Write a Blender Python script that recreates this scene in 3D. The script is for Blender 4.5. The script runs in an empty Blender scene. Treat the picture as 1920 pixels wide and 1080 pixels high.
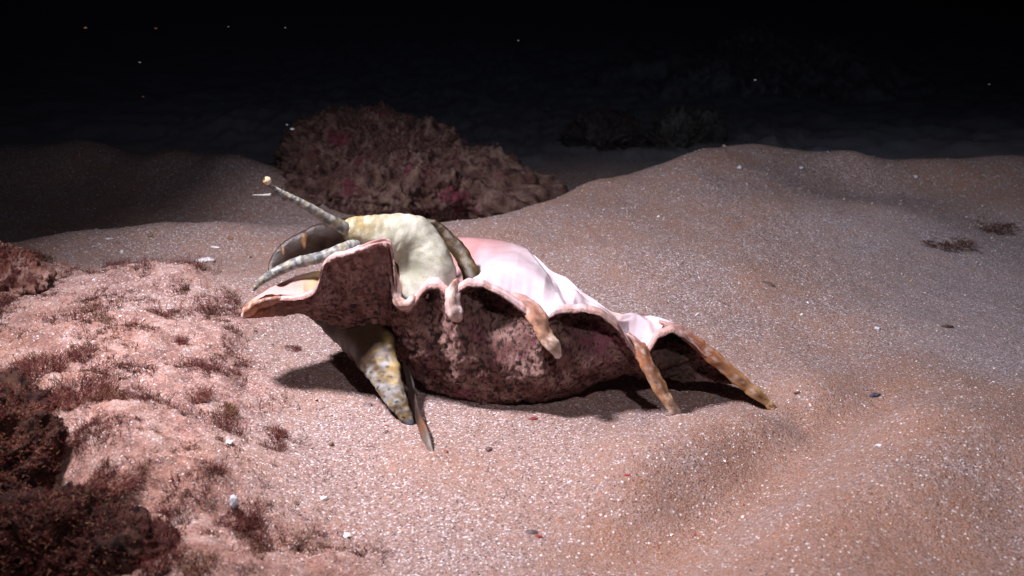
import bpy, math, random
import numpy as np
from mathutils import Vector, Euler
random.seed(7); RNG = np.random.RandomState(11)
S = 0.01                       # everything below is written in centimetres
sc = bpy.context.scene
R = math.radians

# ------------------------------------------------------------------ camera
CAMZ, PITCH, HFOV = 15.0, 20.0, 50.0
F = 960 / math.tan(R(HFOV / 2))
cd = bpy.data.cameras.new('camera'); cam = bpy.data.objects.new('camera', cd)
sc.collection.objects.link(cam); sc.camera = cam
cam.location = (0, 0, CAMZ * S); cam.rotation_euler = (R(90 - PITCH), 0, 0)
cd.sensor_width = 36; cd.lens = 18 / math.tan(R(HFOV / 2))
cd.clip_start = 0.005; cd.clip_end = 100
cd.dof.use_dof = True; cd.dof.focus_distance = 0.36; cd.dof.aperture_fstop = 30

# ------------------------------------------------------------------ world: black water at night
w = bpy.data.worlds.new('World'); sc.world = w; w.use_nodes = True
bg = w.node_tree.nodes['Background']
bg.inputs[0].default_value = (0.2, 0.4, 1.0, 1); bg.inputs[1].default_value = 0.0012
# ------------------------------------------------------------------ diver's lamps
def spot(name, loc, aim, watts, col, size, blend, rad):
    l = bpy.data.lights.new(name, 'SPOT'); l.energy = watts; l.color = col
    l.spot_size = R(size); l.spot_blend = blend; l.shadow_soft_size = rad * S
    o = bpy.data.objects.new(name, l); sc.collection.objects.link(o)
    o.location = Vector(loc) * S
    o.rotation_euler = (Vector(aim) - Vector(loc)).to_track_quat('-Z', 'Y').to_euler()
    return o
spot('dive_light', (-17, 28, 29), (0, 35.0, 0), 19.5, (1.0, .785, .775), 86, 1.0, 2.0)
spot('camera_light', (7, 5, 31), (6, 36, 0), 4.3, (1.0, .76, .73), 92, 1.0, 1.2)
sc.view_settings.view_transform = 'Standard'; sc.view_settings.look = 'None'
sc.view_settings.exposure = -0.12; sc.view_settings.gamma = 1

# ------------------------------------------------------------------ geometry helpers
cp, sp = math.cos(R(PITCH)), math.sin(R(PITCH))
def ray(px, py):
    u = (px - 960) / F; v = (540 - py) / F
    return np.array([u, cp + v * sp, -sp + v * cp])
def W(px, py, y):               # point at forward distance y (cm)
    d = ray(px, py); t = y / d[1]
    return np.array([d[0] * t, y, CAMZ + d[2] * t])
def G(px, py, z=0.0):           # point at height z
    d = ray(px, py); t = (z - CAMZ) / d[2]
    return np.array([d[0] * t, d[1] * t, z])
def cmpx(y, z=1.5): return (y * cp + (CAMZ - z) * sp) / F    # cm per photo pixel at that place

_perm = RNG.permutation(256); _perm = np.concatenate([_perm, _perm, _perm])
_g = RNG.normal(size=(256, 3)); _g /= np.linalg.norm(_g, axis=1)[:, None]
def pn(p):
    p = np.asarray(p, float); i = np.floor(p).astype(int); f = p - i; i &= 255
    u = f * f * f * (f * (f * 6 - 15) + 10); out = 0
    for a in (0, 1):
        for b in (0, 1):
            for c in (0, 1):
                h = _perm[_perm[_perm[(i[:, 0] + a) & 255] + ((i[:, 1] + b) & 255)] + ((i[:, 2] + c) & 255)]
                d = ((f - (a, b, c)) * _g[h]).sum(1)
                wt = (u[:, 0] if a else 1 - u[:, 0]) * (u[:, 1] if b else 1 - u[:, 1]) * (u[:, 2] if c else 1 - u[:, 2])
                out = out + d * wt
    return out * 1.5
def fbm(p, o=4, lac=2.1, g=.5):
    p = np.asarray(p, float); s = 0; a = 1
    for k in range(o):
        s = s + a * pn(p + 17.3 * k); p = p * lac; a *= g
    return s
def sm(a, b, x):
    t = np.clip((np.asarray(x, float) - a) / (b - a), 0, 1); return t * t * (3 - 2 * t)
def mix(a, b, t):
    t = np.asarray(t, float)
    if t.ndim: t = t[..., None]
    return np.asarray(a) * (1 - t) + np.asarray(b) * t

def build(name, V, Fc, mat, parent=None, origin=None, cols=None, smooth=True, mats=None, midx=None):
    V = np.asarray(V, float)
    if parent is not None: org = np.array(parent.get('_o'))
    else: org = np.array(origin if origin is not None else (0, 0, 0), float)
    me = bpy.data.meshes.new(name)
    if isinstance(Fc, np.ndarray):
        n = Fc.shape[1]
        me.vertices.add(len(V)); me.vertices.foreach_set('co', ((V - org) * S).ravel())
        me.loops.add(Fc.size); me.loops.foreach_set('vertex_index', Fc.ravel().astype(np.int32))
        me.polygons.add(len(Fc)); me.polygons.foreach_set('loop_start', np.arange(0, Fc.size, n, dtype=np.int32))
        me.polygons.foreach_set('loop_total', np.full(len(Fc), n, dtype=np.int32))
        me.update(calc_edges=True)
    else:
        me.from_pydata([tuple(v) for v in (V - org) * S], [], Fc)
    me.validate()
    if cols is not None:
        c = np.ones((len(V), 4)); c[:, :3] = np.clip(cols, 0, 1)
        a = me.color_attributes.new('Col', 'FLOAT_COLOR', 'POINT'); a.data.foreach_set('color', c.ravel())
    for m in (mats or [mat]): me.materials.append(m)
    if midx is not None: me.polygons.foreach_set('material_index', np.asarray(midx, dtype=np.int32))
    me.polygons.foreach_set('use_smooth', np.full(len(me.polygons), smooth))
    o = bpy.data.objects.new(name, me); sc.collection.objects.link(o)
    if parent is not None: o.parent = parent
    else: o.location = org * S
    o['_o'] = [float(x) for x in org]
    return o
def thing(name, org):
    o = bpy.data.objects.new(name, None); sc.collection.objects.link(o)
    o.empty_display_size = .01; o.location = np.array(org) * S; o['_o'] = [float(x) for x in org]
    return o
def tag(o, label=None, cat=None, group=None, kind=None):
    for k, v in (('label', label), ('category', cat), ('group', group), ('kind', kind)):
        if v: o[k] = v
    return o
def grid_faces(nr, nc, closed_r=False, closed_c=False):
    r = np.arange(nr if closed_r else nr - 1); c = np.arange(nc if closed_c else nc - 1)
    rr, cc = np.meshgrid(r, c, indexing='ij'); r2 = (rr + 1) % nr; c2 = (cc + 1) % nc
    return np.stack([rr * nc + cc, rr * nc + c2, r2 * nc + c2, r2 * nc + cc], -1).reshape(-1, 4)
def catmull(P, n, closed=False):
    P = np.asarray(P, float); m = len(P); out = []
    segs = m if closed else m - 1
    for i in range(segs):
        if closed: p0, p1, p2, p3 = P[(i - 1) % m], P[i], P[(i + 1) % m], P[(i + 2) % m]
        else: p0, p1, p2, p3 = P[max(i - 1, 0)], P[i], P[i + 1], P[min(i + 2, m - 1)]
        for k in range(n):
            t = k / n
            out.append(.5 * (2 * p1 + (p2 - p0) * t + (2 * p0 - 5 * p1 + 4 * p2 - p3) * t * t + (3 * p1 - p0 - 3 * p2 + p3) * t ** 3))
    if not closed: out.append(P[-1])
    return np.array(out)
def tube(path, rad, ring=20, sub=8, flat=1.0, upv=(0, -1, .4), cols=None):
    """path (n,3), rad (n,); flat = thickness ratio along upv"""
    A = np.concatenate([np.asarray(path, float), np.asarray(rad, float)[:, None]] + ([np.asarray(cols, float)] if cols is not None else []), 1)
    Q = catmull(A, sub); P = Q[:, :3]; r = np.maximum(Q[:, 3], .004)
    T = np.gradient(P, axis=0); T /= np.linalg.norm(T, axis=1)[:, None]
    u = np.asarray(upv, float); N = u - (T @ u)[:, None] * T; N /= np.linalg.norm(N, axis=1)[:, None]
    Bn = np.cross(T, N); th = np.linspace(0, 2 * math.pi, ring, endpoint=False)
    V = P[:, None] + r[:, None, None] * (np.cos(th)[None, :, None] * Bn[:, None] + np.sin(th)[None, :, None] * N[:, None] * flat)
    V = V.reshape(-1, 3); Fq = [tuple(f) for f in grid_faces(len(P), ring, closed_c=True)]
    n = len(V); V = np.concatenate([V, P[:1] - T[:1] * r[0] * .5, P[-1:] + T[-1:] * r[-1] * .5])
    for k in range(ring):
        Fq.append((n, (k + 1) % ring, k)); b = (len(P) - 1) * ring; Fq.append((n + 1, b + k, b + (k + 1) % ring))
    tt = np.concatenate([np.repeat(np.linspace(0, 1, len(P)), ring), [0, 1]])
    aa = np.concatenate([np.tile(th, len(P)), [0, 0]])
    C = None
    if cols is not None: C = np.concatenate([np.repeat(Q[:, 4:7], ring, 0), Q[:1, 4:7], Q[-1:, 4:7]])
    return V, Fq, tt, aa, C
def vnorm(V, Fc):
    V = np.asarray(V); N = np.zeros_like(V)
    for q in (Fc if isinstance(Fc, list) else [Fc]): pass
    A = np.array([f[:3] for f in Fc]) if isinstance(Fc, list) else Fc[:, :3]
    n = np.cross(V[A[:, 1]] - V[A[:, 0]], V[A[:, 2]] - V[A[:, 0]])
    Al = [np.array([f[i] for f in Fc]) for i in range(3)] if isinstance(Fc, list) else [Fc[:, i] for i in range(Fc.shape[1])]
    for a in Al: np.add.at(N, a, n)
    return N / (np.linalg.norm(N, axis=1)[:, None] + 1e-12)

# ------------------------------------------------------------------ materials
def newmat(name):
    m = bpy.data.materials.new(name); m.use_nodes = True; nt = m.node_tree
    return m, nt, nt.nodes['Principled BSDF']
def nd(nt, t, **k):
    n = nt.nodes.new(t)
    for a, b in k.items():
        if a.startswith('i_'): n.inputs[a[2:].replace('_', ' ')].default_value = b
        else: setattr(n, a, b)
    return n
def ramp(nt, src, stops, interp='LINEAR'):
    r = nt.nodes.new('ShaderNodeValToRGB'); r.color_ramp.interpolation = interp
    e = r.color_ramp.elements
    while len(e) < len(stops): e.new(.5)
    for i, (p, c) in enumerate(stops):
        e[i].position = p; e[i].color = (*c, 1) if len(c) == 3 else c
    nt.links.new(src, r.inputs[0]); return r.outputs[0]
def mixc(nt, f, a, b, mode='MIX'):
    m = nt.nodes.new('ShaderNodeMix'); m.data_type = 'RGBA'; m.blend_type = mode
    for s, v in ((m.inputs[0], f), (m.inputs[6], a), (m.inputs[7], b)):
        if isinstance(v, bpy.types.NodeSocket): nt.links.new(v, s)
        elif isinstance(v, (int, float)): s.default_value = v
        else: s.default_value = (*v, 1)
    return m.outputs[2]
def coords(nt, scale=(100, 100, 100)):
    t = nt.nodes.new('ShaderNodeTexCoord'); m = nt.nodes.new('ShaderNodeMapping')
    m.inputs['Scale'].default_value = scale; nt.links.new(t.outputs['Object'], m.inputs[0]); return m.outputs[0]
def noise(nt, co, scale, detail=4, rough=.55, dist=0):
    n = nd(nt, 'ShaderNodeTexNoise'); n.inputs['Scale'].default_value = scale; n.inputs['Detail'].default_value = detail
    n.inputs['Roughness'].default_value = rough; n.inputs['Distortion'].default_value = dist
    nt.links.new(co, n.inputs['Vector']); return n.outputs[0]
def voro(nt, co, scale, out='Color', feat='F1'):
    n = nd(nt, 'ShaderNodeTexVoronoi'); n.feature = feat; n.inputs['Scale'].default_value = scale
    nt.links.new(co, n.inputs['Vector']); return n.outputs[out]
def bump(nt, b, h, strength, dist_cm):
    n = nd(nt, 'ShaderNodeBump'); n.inputs['Strength'].default_value = strength; n.inputs['Distance'].default_value = dist_cm * S
    nt.links.new(h, n.inputs['Height'])
    if b.inputs['Normal'].links: nt.links.new(b.inputs['Normal'].links[0].from_socket, n.inputs['Normal'])
    nt.links.new(n.outputs[0], b.inputs['Normal'])
def sep(nt, c):
    n = nt.nodes.new('ShaderNodeSeparateColor'); nt.links.new(c, n.inputs[0]); return n.outputs
def col_attr(nt):
    n = nt.nodes.new('ShaderNodeAttribute'); n.attribute_name = 'Col'; return n.outputs['Color']

def m_sand():
    m, nt, b = newmat('sand'); co = coords(nt); L = nt.links
    att = sep(nt, col_attr(nt))            # R = coarse grit, G = rock dusted with sand, B = reef silt
    v1 = sep(nt, voro(nt, co, 21)); v2 = sep(nt, voro(nt, co, 30))
    fine = ramp(nt, v2[0], [(0, (.14, .07, .055)), (.12, (.27, .15, .11)), (.5, (.335, .19, .14)), (.85, (.39, .245, .195)), (1, (.50, .39, .37))])
    coarse = ramp(nt, v1[0], [(0, (.05, .035, .04)), (.06, (.16, .10, .10)), (.12, (.27, .18, .155)), (.5, (.32, .21, .185)), (.82, (.39, .29, .27)), (.94, (.52, .44, .44)), (1, (.76, .72, .74))])
    specks = ramp(nt, v1[1], [(0, (0, 0, 0)), (.955, (0, 0, 0)), (.965, (1, 1, 1))])
    n1 = noise(nt, co, .55, 6, .62); n2 = noise(nt, co, 2.2, 5, .6)
    ma = nd(nt, 'ShaderNodeMath', operation='MULTIPLY_ADD'); L.new(n1, ma.inputs[0]); ma.inputs[1].default_value = 1.5
    ms = nd(nt, 'ShaderNodeMath', operation='ADD'); L.new(att[0], ms.inputs[0]); ms.inputs[1].default_value = -.85
    L.new(ms.outputs[0], ma.inputs[2])
    mb_ = nd(nt, 'ShaderNodeMath', operation='MULTIPLY_ADD'); L.new(n2, mb_.inputs[0]); mb_.inputs[1].default_value = .8; L.new(ma.outputs[0], mb_.inputs[2])
    fac = ramp(nt, mb_.outputs[0], [(.28, (0, 0, 0)), (.85, (1, 1, 1))])
    c = mixc(nt, fac, fine, coarse)
    c = mixc(nt, specks, c, ramp(nt, v1[2], [(0, (.5, .22, .1)), (.3, (.86, .83, .85)), (.62, (.9, .86, .86)), (.64, (.30, .05, .04)), (.72, (.1, .06, .06)), (1, (.25, .25, .33))], 'CONSTANT'))
    # tan drifts
    c = mixc(nt, ramp(nt, noise(nt, co, .25, 4), [(.4, (0, 0, 0)), (.65, (.35, .35, .35))]), c, mixc(nt, .6, c, (.41, .215, .13)))
    # sand-dusted rock on the left
    rk = ramp(nt, noise(nt, co, 1.1, 9, .74, .5), [(.40, (.08, .018, .016)), (.46, (.22, .06, .045)), (.51, (.40, .19, .145)), (.57, (.48, .30, .255)), (.68, (.62, .47, .44))])
    rk = mixc(nt, .6, rk, c)
    c = mixc(nt, att[1], c, rk)
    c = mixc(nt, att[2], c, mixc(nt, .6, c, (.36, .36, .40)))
    L.new(c, b.inputs['Base Color']); b.inputs['Roughness'].default_value = .85; b.inputs['Specular IOR Level'].default_value = .25
    bump(nt, b, voro(nt, co, 17, 'Distance'), .7, .035); bump(nt, b, v2[1], .6, .03)
    bump(nt, b, noise(nt, co, 5, 8, .7), .7, .16)
    return m
def m_vc(name, rough=.8, spec=.3, n_scale=6, n_amt=.5, bump_cm=.05, lo=.45, hi=1.5, sss=0, fine=30, stretch=(100, 100, 100), coat=0):
    m, nt, b = newmat(name); co = coords(nt, stretch); L = nt.links
    c = col_attr(nt)
    k = ramp(nt, noise(nt, co, n_scale, 8, .7), [(.3, (lo,) * 3), (.7, (min(hi, 1),) * 3)])
    c2 = mixc(nt, n_amt, c, k, 'MULTIPLY'); L.new(c2, b.inputs['Base Color'])
    b.inputs['Roughness'].default_value = rough; b.inputs['Specular IOR Level'].default_value = spec
    if bump_cm: bump(nt, b, noise(nt, co, fine, 6, .65), .8, bump_cm)
    if sss:
        b.inputs['Subsurface Weight'].default_value = sss; b.inputs['Subsurface Radius'].default_value = (1, .6, .4)
        b.inputs['Subsurface Scale'].default_value = .15 * S
    if coat: b.inputs['Coat Weight'].default_value = coat; b.inputs['Coat Roughness'].default_value = .12
    return m
SAND = m_sand()
CRUST = m_vc('encrusted shell', .8, .3, 7, .85, .12, .35, 1, fine=14)
NACRE = m_vc('porcelain shell', .3, .5, 5, .25, .008, .65, 1, sss=.12, fine=9, coat=.4)
SPN = m_vc('worn shell spine', .5, .4, 9, .55, .05, .5, 1, sss=.12, fine=16)
FLESH = m_vc('wet skin', .42, .3, 12, .5, .02, .5, 1, sss=.12, fine=16)
HORN = m_vc('horny plate', .45, .5, 12, .6, .03, .4, 1, fine=20)
ROCK = m_vc('reef rock', .9, .2, 5, .85, .15, .25, 1, fine=9)
WEED = m_vc('red algae', .7, .2, 9, .3, 0, .6, 1)
CHIP = m_vc('shell grit', .6, .35, 20, .25, 0, .7, 1)

# ------------------------------------------------------------------ ground
CT = []
for a in [(700,900,0),(800,860,0),(800,1000,0),(950,800,0),(1100,790,0),(950,900,.05),(1060,900,.2),(1270,790,0),(1000,1040,.1),
    (800,720,0),(950,700,0),(1100,680,0),(1300,700,0),(620,720,.1),(560,620,.05),(700,600,0),(900,600,0),(650,800,.05),
    (1450,772,-.03),(1400,740,0),(1560,742,.35),(1430,792,.4),(1330,842,.48),(1255,885,.48),(1180,930,.42),(1600,785,-.15),(1525,828,-.2),(1450,870,-.22),(1380,915,-.22),(1310,960,-.22),(1265,1010,-.2),(1230,1060,-.2),
    (1690,765,1.0),(1800,755,1.25),(1920,790,1.2),(1620,870,1.05),(1500,970,1.0),(1440,1060,.95),(1900,930,.8),(1750,1060,.8),
    (1850,690,-.1),(1900,580,-.3),(1720,690,.1),(1600,700,.1),(1500,620,0),(1700,600,0),(1350,560,.3),(1200,470,.7),(1050,440,.6),(1300,400,1.0),(1500,420,.7),
    (1700,480,.2),(1900,450,-.2),(870,408,.7),(1000,378,.9),(1100,345,1.1),(1200,318,1.3),(1290,287,1.7),(1420,268,2.0),(1600,282,1.7),(1750,293,1.4),(1900,293,1.4),
    (1600,335,.5),(1490,325,.95),(1780,350,.5),(1900,380,.5),(1380,330,1.4),(1270,345,1.35),(1160,365,1.0),(1700,400,.9),(1560,400,.9),
    (30,455,.8),(150,432,.9),(300,418,.8),(430,420,.6),(560,432,.35),(700,420,.4),(60,400,-.7),(250,390,-.5),(400,375,-.2),(480,345,.6),(560,370,0),
    (0,270,1.4),(150,266,1.7),(330,286,1.3),(430,291,1.5),(500,312,1.0),(150,330,.3),(330,335,.3),(0,340,.2),
    (300,465,.3),(450,480,.1),(200,480,.3),(520,520,0),(640,500,0),
    (130,517,1.3),(240,502,1.4),(330,506,1.3),(400,530,.9),(450,600,.35),(60,600,1.7),(200,600,1.7),(300,650,1.5),(400,700,1.0),(500,700,.35),(520,780,.25),
    (150,700,1.9),(250,750,1.8),(380,800,1.2),(480,850,.7),(160,800,1.9),(250,880,1.7),(350,930,1.3),(450,950,.8),(580,950,.15),(420,1060,.9),(520,1060,.4),
    (640,1060,.05),(260,1000,1.0),(60,950,.3),(20,500,1.6),(0,780,1.4)]:
    CT.append(G(*a))
for x, y, z in [(5,74,-2.4),(14,80,-2.6),(30,84,-2.6),(45,84,-2),(-20,82,-1.2),(-35,85,-1),(-50,80,0),(0,100,-3.4),(30,110,-3.4),(-30,110,-2.5),(60,110,-2.5),
    (0,150,-1),(60,160,0),(-60,150,0),(-30,55,1),(-35,40,1.5),(-30,25,1.5),(-20,10,0),(0,5,0),(20,5,.3),(30,20,.6),(35,40,0),(45,60,1),(0,-30,0),(-60,-30,0),(60,-30,0),(-90,60,0),(90,60,0),
    (-90,150,0),(100,160,0)]:
    CT.append(np.array([x, y, z], float))
for a in [(870,408,.7),(1000,378,.9),(1100,345,1.1),(1200,318,1.3),(1290,287,1.7),(1420,268,2.0),(1600,282,1.7),(1750,293,1.4),(1900,293,1.4)]:
    q = G(*a); k_ = (q[1] + 4.0) / q[1]; CT.append(np.array([q[0] * k_, q[1] + 4.0, a[2] - 2.2])); k_ = (q[1] + 1.5) / q[1]; CT.append(np.array([q[0] * k_, q[1] + 1.5, a[2] - .6]))
for a in [(30,455,.8),(150,432,.9),(300,418,.8),(430,420,.6)]:
    q = G(*a); k_ = (q[1] + 3.0) / q[1]; CT.append(np.array([q[0] * k_, q[1] + 3.0, a[2] - 1.6]))
for a in [(0,270,1.4),(150,266,1.7),(330,286,1.3),(430,291,1.5),(500,312,1.0)]:
    q = G(*a); k_ = (q[1] + 4.0) / q[1]; CT.append(np.array([q[0] * k_, q[1] + 4.0, a[2] - 2.0]))
CT = np.array(CT)
def _k(a, b):
    d2 = ((a[:, None, :2] - b[None, :, :2]) ** 2).sum(-1); return np.sqrt(d2 + 2.0) 
_A = -_k(CT, CT) - np.eye(len(CT)) * 0; n_ = len(CT)
M_ = np.zeros((n_ + 1, n_ + 1)); M_[:n_, :n_] = _A + np.eye(n_) * 0.02; M_[:n_, n_] = 1; M_[n_, :n_] = 1
_sol = np.linalg.solve(M_, np.concatenate([CT[:, 2], [0]]))
MND = []
for (a_, b_, am_, s_) in [(1290,796,.20,.65),(1262,796,.10,.4),(1462,772,.10,.4),(822,866,.10,.30),(800,864,.08,.22),(778,812,.07,.25),(1000,768,.08,.9),(900,768,.07,.9)]:
    q = G(a_, b_); MND.append((q[0], q[1], am_, s_))
def gz(x, y, fine=True):
    x = np.asarray(x, float).ravel(); y = np.asarray(y, float).ravel(); out = np.empty(len(x))
    for i in range(0, len(x), 20000):
        q = np.stack([x[i:i + 20000], y[i:i + 20000]], 1)
        out[i:i + 20000] = -_k(q, CT) @ _sol[:n_] + _sol[n_]
    far = sm(110, 170, np.hypot(x, y - 30)); out = out * (1 - far)
    P = np.stack([x, y, x * 0], 1)
    out += .22 * fbm(P * .13, 3) 
    out += .55 * sm(68, 80, y) * (1 - far) * fbm(P * .35 + 8, 4, 2.1, .6)
    for (mx, my, ma_, ms_) in MND: out += ma_ * np.exp(-((x - mx) ** 2 + (y - my) ** 2) / ms_ ** 2)
    if fine:
        out += .030 * fbm(P * 1.3 + 5, 3)
        mk = mound(x, y); out += mk * (.27 * fbm(P * .55 + 9, 3) + .12 * np.abs(fbm(P * 1.1 + 31, 4, 2.2, .62)) + .07 * np.abs(fbm(P * 4 + 3, 3)))
    return out
def mound(x, y):
    # the algae-covered rock shelf on the left, thinly dusted with sand
    P = np.stack([x, y, x * 0], 1); k = fbm(P * .25 + 40, 4) * 2.2
    e = np.interp(y, [10, 22, 25, 28, 31, 34, 38, 41, 44], [-3.5, -5.0, -6.0, -7.0, -7.8, -9.2, -10.5, -12, -15])
    return sm(1.6, -1.2, x - e + k) * sm(43.5, 41, y + k * .4)
def axis(segs):
    out = [segs[0][0]]
    for a, b, d in segs: 
        n = max(1, int(round((b - a) / d))); out += list(np.linspace(a, b, n + 1)[1:])
    return np.array(out)
gx = axis([(-900,-200,100),(-200,-60,10),(-60,-25,.8),(-25,-16,.18),(-16,14,.085),(14,22,.14),(22,60,.7),(60,200,10),(200,900,100)])
gy = axis([(-400,-60,40),(-60,10,5),(10,20,.4),(20,42,.085),(42,70,.16),(70,130,.8),(130,250,6),(250,1200,90)])
XX, YY = np.meshgrid(gx, gy); ZZ = gz(XX, YY)
Vg = np.stack([XX.ravel(), YY.ravel(), ZZ], 1)
Pg = Vg * (1, 1, 0)
low = -fbm(Pg * .12 + 2, 2)
coarse = np.clip(.42 + .55 * low, 0, 1)
coarse = np.maximum(coarse, .8 * np.exp(-(((Vg[:, 0] + 1) / 7) ** 2 + ((Vg[:, 1] - 29.5) / 3) ** 2)))
coarse = np.maximum(coarse, .9 * sm(10, 17, Vg[:, 0]) * np.exp(-((Vg[:, 1] - 38) / 7) ** 2))
coarse *= 1 - .75 * sm(3, 7, Vg[:, 0]) * sm(30, 26, Vg[:, 1])
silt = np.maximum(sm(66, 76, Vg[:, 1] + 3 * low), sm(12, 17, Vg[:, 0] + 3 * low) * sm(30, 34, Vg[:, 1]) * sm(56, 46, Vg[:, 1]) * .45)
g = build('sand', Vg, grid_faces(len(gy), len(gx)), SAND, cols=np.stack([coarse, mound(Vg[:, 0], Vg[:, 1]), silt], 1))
g.name = 'ground'; tag(g, 'rippled tan sand seabed with pale shell grit', 'seabed', kind='structure')

# ------------------------------------------------------------------ spider conch
conch = thing('spider_conch', (W(900, 757, 31.2)[0], 31.5, 0))
tag(conch, 'brown crusted spider conch with pink white lip, lying tipped on the sand', 'sea snail')
RIM = [(450,452,594,31.4),(470,468,578,31.4),(500,498,563,31.3),(540,545,555,31.2),(562,567,553,31.1),(580,585,546,31.0),(592,595,532,30.9),(600,600,515,30.9),(607,603,500,30.8),(618,612,487,30.8),(632,630,475,30.8),(650,652,467,30.8),(670,676,459,30.8),
 (690,700,453,30.9),(708,722,450,31.0),(720,735,457,31.0),(728,739,490,30.9),(736,741,535,30.7),(745,745,572,30.5),(760,768,574,30.4),(778,788,545,30.6),(795,802,530,30.8),(815,822,526,30.8),(830,835,540,30.6),(848,850,552,30.4),
 (862,860,536,30.5),(880,880,526,30.6),(910,908,530,30.6),(950,950,550,30.5),(985,985,574,30.3),(1008,1008,600,30.2),(1025,1022,592,30.2),(1040,1042,578,30.3),(1090,1090,574,30.4),(1130,1130,584,30.4),(1160,1160,608,30.4),
 (1185,1183,645,30.4),(1203,1202,672,30.4),(1215,1214,655,30.4),(1235,1232,624,30.6),(1262,1262,614,30.8),(1300,1298,636,30.9),(1350,1348,680,30.8),(1400,1398,722,30.6),(1440,1440,757,30.3)]
BOT = [(450,456,597,31.4),(470,485,594,31.5),(500,520,592,31.7),(540,556,588,32.0),(580,600,600,32.4),(607,640,612,32.7),(640,680,628,32.8),(690,728,655,32.6),(745,775,698,32.0),(780,806,728,31.7),(830,860,748,31.3),(880,905,756,31.2),(950,955,758,31.1),
 (1008,1010,752,31.2),(1060,1060,742,31.4),(1110,1110,722,31.7),(1160,1160,702,32.0),(1200,1205,706,32.0),(1235,1245,712,31.7),(1300,1320,716,31.4),(1350,1375,720,31.0),(1400,1415,735,30.6),(1440,1442,762,30.3)]
CRE = [(450,453,590,31.6),(470,468,565,32.0),(500,505,540,32.6),(540,550,519,33.2),(580,590,508,33.8),(607,620,500,34.5),(640,660,480,35.0),(690,730,462,35.6),(745,790,452,36.0),(800,830,447,36.2),(850,870,446,36.2),(880,905,447,36.2),(920,940,451,36.0),(950,965,457,35.8),
 (975,990,468,35.4),(995,1010,482,34.9),(1010,1028,500,34.4),(1022,1042,508,34.3),(1040,1062,516,34.0),(1055,1078,530,33.5),(1070,1088,540,33.3),(1100,1115,556,33.0),(1130,1145,577,32.5),(1150,1165,582,32.4),(1185,1196,588,32.6),(1203,1215,589,32.6),(1235,1248,598,32.2),(1262,1278,610,31.8),(1300,1306,632,31.5),(1350,1354,674,31.2),(1400,1402,716,30.9),(1440,1442,754,30.4)]
us = np.concatenate([np.linspace(450, 1440, 620)])
def tab(T):
    T = np.array(T, float); q = np.stack([np.interp(us, T[:, 0], T[:, k]) for k in (1, 2, 3)], 1)
    kr = np.array([1, 2, 3, 2, 1.]); kr /= kr.sum()
    for k in range(3): q[2:-2, k] = np.convolve(q[:, k], kr, 'valid')
    return np.array([W(*r) for r in q])
Rm, Bt, Cr = tab(RIM), tab(BOT), tab(CRE)
Rm = Rm + np.stack([us * 0, .06 * fbm(np.stack([us * .02, us * 0, us * 0], 1), 3), .05 * fbm(np.stack([us * .03, us * 0 + 5, us * 0], 1), 4)], 1)
rt = np.interp(us, [600, 615, 735, 760], [1, .6, .6, 1]) * 1.1
Rm[:, 1] -= .38 * np.exp(-((us - 672) / 38) ** 2)
th = np.interp(us, [450, 470, 520, 600, 1200, 1300, 1400, 1440], [.12, .3, .6, 1, 1, .8, .45, .12])
deep = np.interp(us, [450, 560, 610, 700, 800, 850, 900], [0, .05, .7, 2.2, 1.8, .6, .12])
bul = np.interp(us, [450, 560, 650, 750, 900, 1010, 1100, 1200, 1300, 1440], [.02, .2, .25, .5, .95, 1.1, .8, .25, -.45, 0])
def bumpat(c, w_): return np.exp(-((us - c) / w_) ** 2)
scal = bumpat(915, 45) + bumpat(1095, 45) * .9 + bumpat(1265, 35) * 1.3 + bumpat(790, 14) * .6
ribs = bumpat(850, 16) + bumpat(1010, 20) + bumpat(1200, 22)
inh = np.interp(us, [450, 560, 600, 840, 880, 960, 1010, 1030, 1060, 1080, 1150, 1170, 1210, 1300, 1440], [-.1, -.2, -.5, -1.0, -.15, .12, .16, -.1, .05, -.1, -.05, -.3, -.1, -.1, 0])
_k2 = np.exp(-np.linspace(-2.2, 2.2, 71) ** 2); _k2 /= _k2.sum()
Rs = np.stack([np.convolve(np.pad(Rm[:, k], 35, mode='reflect', reflect_type='odd'), _k2, 'valid') for k in range(3)], 1); Rs[:, 2] -= .12 * th
Ri = mix(Rs, Rm, np.interp(us, [840, 880], [1, .25]))
def off(y, z): 
    o = np.zeros((len(us), 3)); o[:, 1] = y; o[:, 2] = z; return o
rows = [
 np.stack([(Bt * .4 + Cr * .6)[:, 0], (Bt * .35 + Cr * .65)[:, 1], Bt[:, 2] + .1], 1),
 Bt,
 mix(Rs, Bt, .78) + off(-bul * .75, 0),
 mix(Rs, Bt, .5) + off(-bul * .85 - ribs * .15, 0),
 mix(mix(Rm, Rs, .6), Bt, .22) + off(-bul * .35 + th * (.02 + scal * .95) - ribs * .25, 0),
 mix(Rm, Bt, .07) + off(th * (.02 + scal * .6) - ribs * .15, -.10 * th),
 Rm + off(-.09 * th * rt, -.14 * th * rt),
 Rm + off(.05 * th * rt, .0),
 Rm + off(.32 * th * rt, -.05 * th),
 Rm + off(.80 * th + deep * .15, -.34 * th - deep * .6),
 mix(Ri, Cr, .55) + off(0, inh - deep * .45),
 mix(Ri, Cr, .82) + off(0, inh * .5),
 Cr,
 Cr + off(.5 * th, -.45 * th),
 np.stack([Cr[:, 0], Cr[:, 1] + 1.0 * th, Cr[:, 2] * .4 + Bt[:, 2] * .6], 1)]
SUBR = 20
Vs = catmull(np.stack(rows), SUBR, closed=True)          # (rows*9, cols, 3)
nr, nc = Vs.shape[:2]; rid = np.repeat(np.arange(nr) / SUBR, nc); uid = np.tile(us, nr)
Vs = Vs.reshape(-1, 3)
Fs = grid_faces(nr, nc, closed_r=True)
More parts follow.
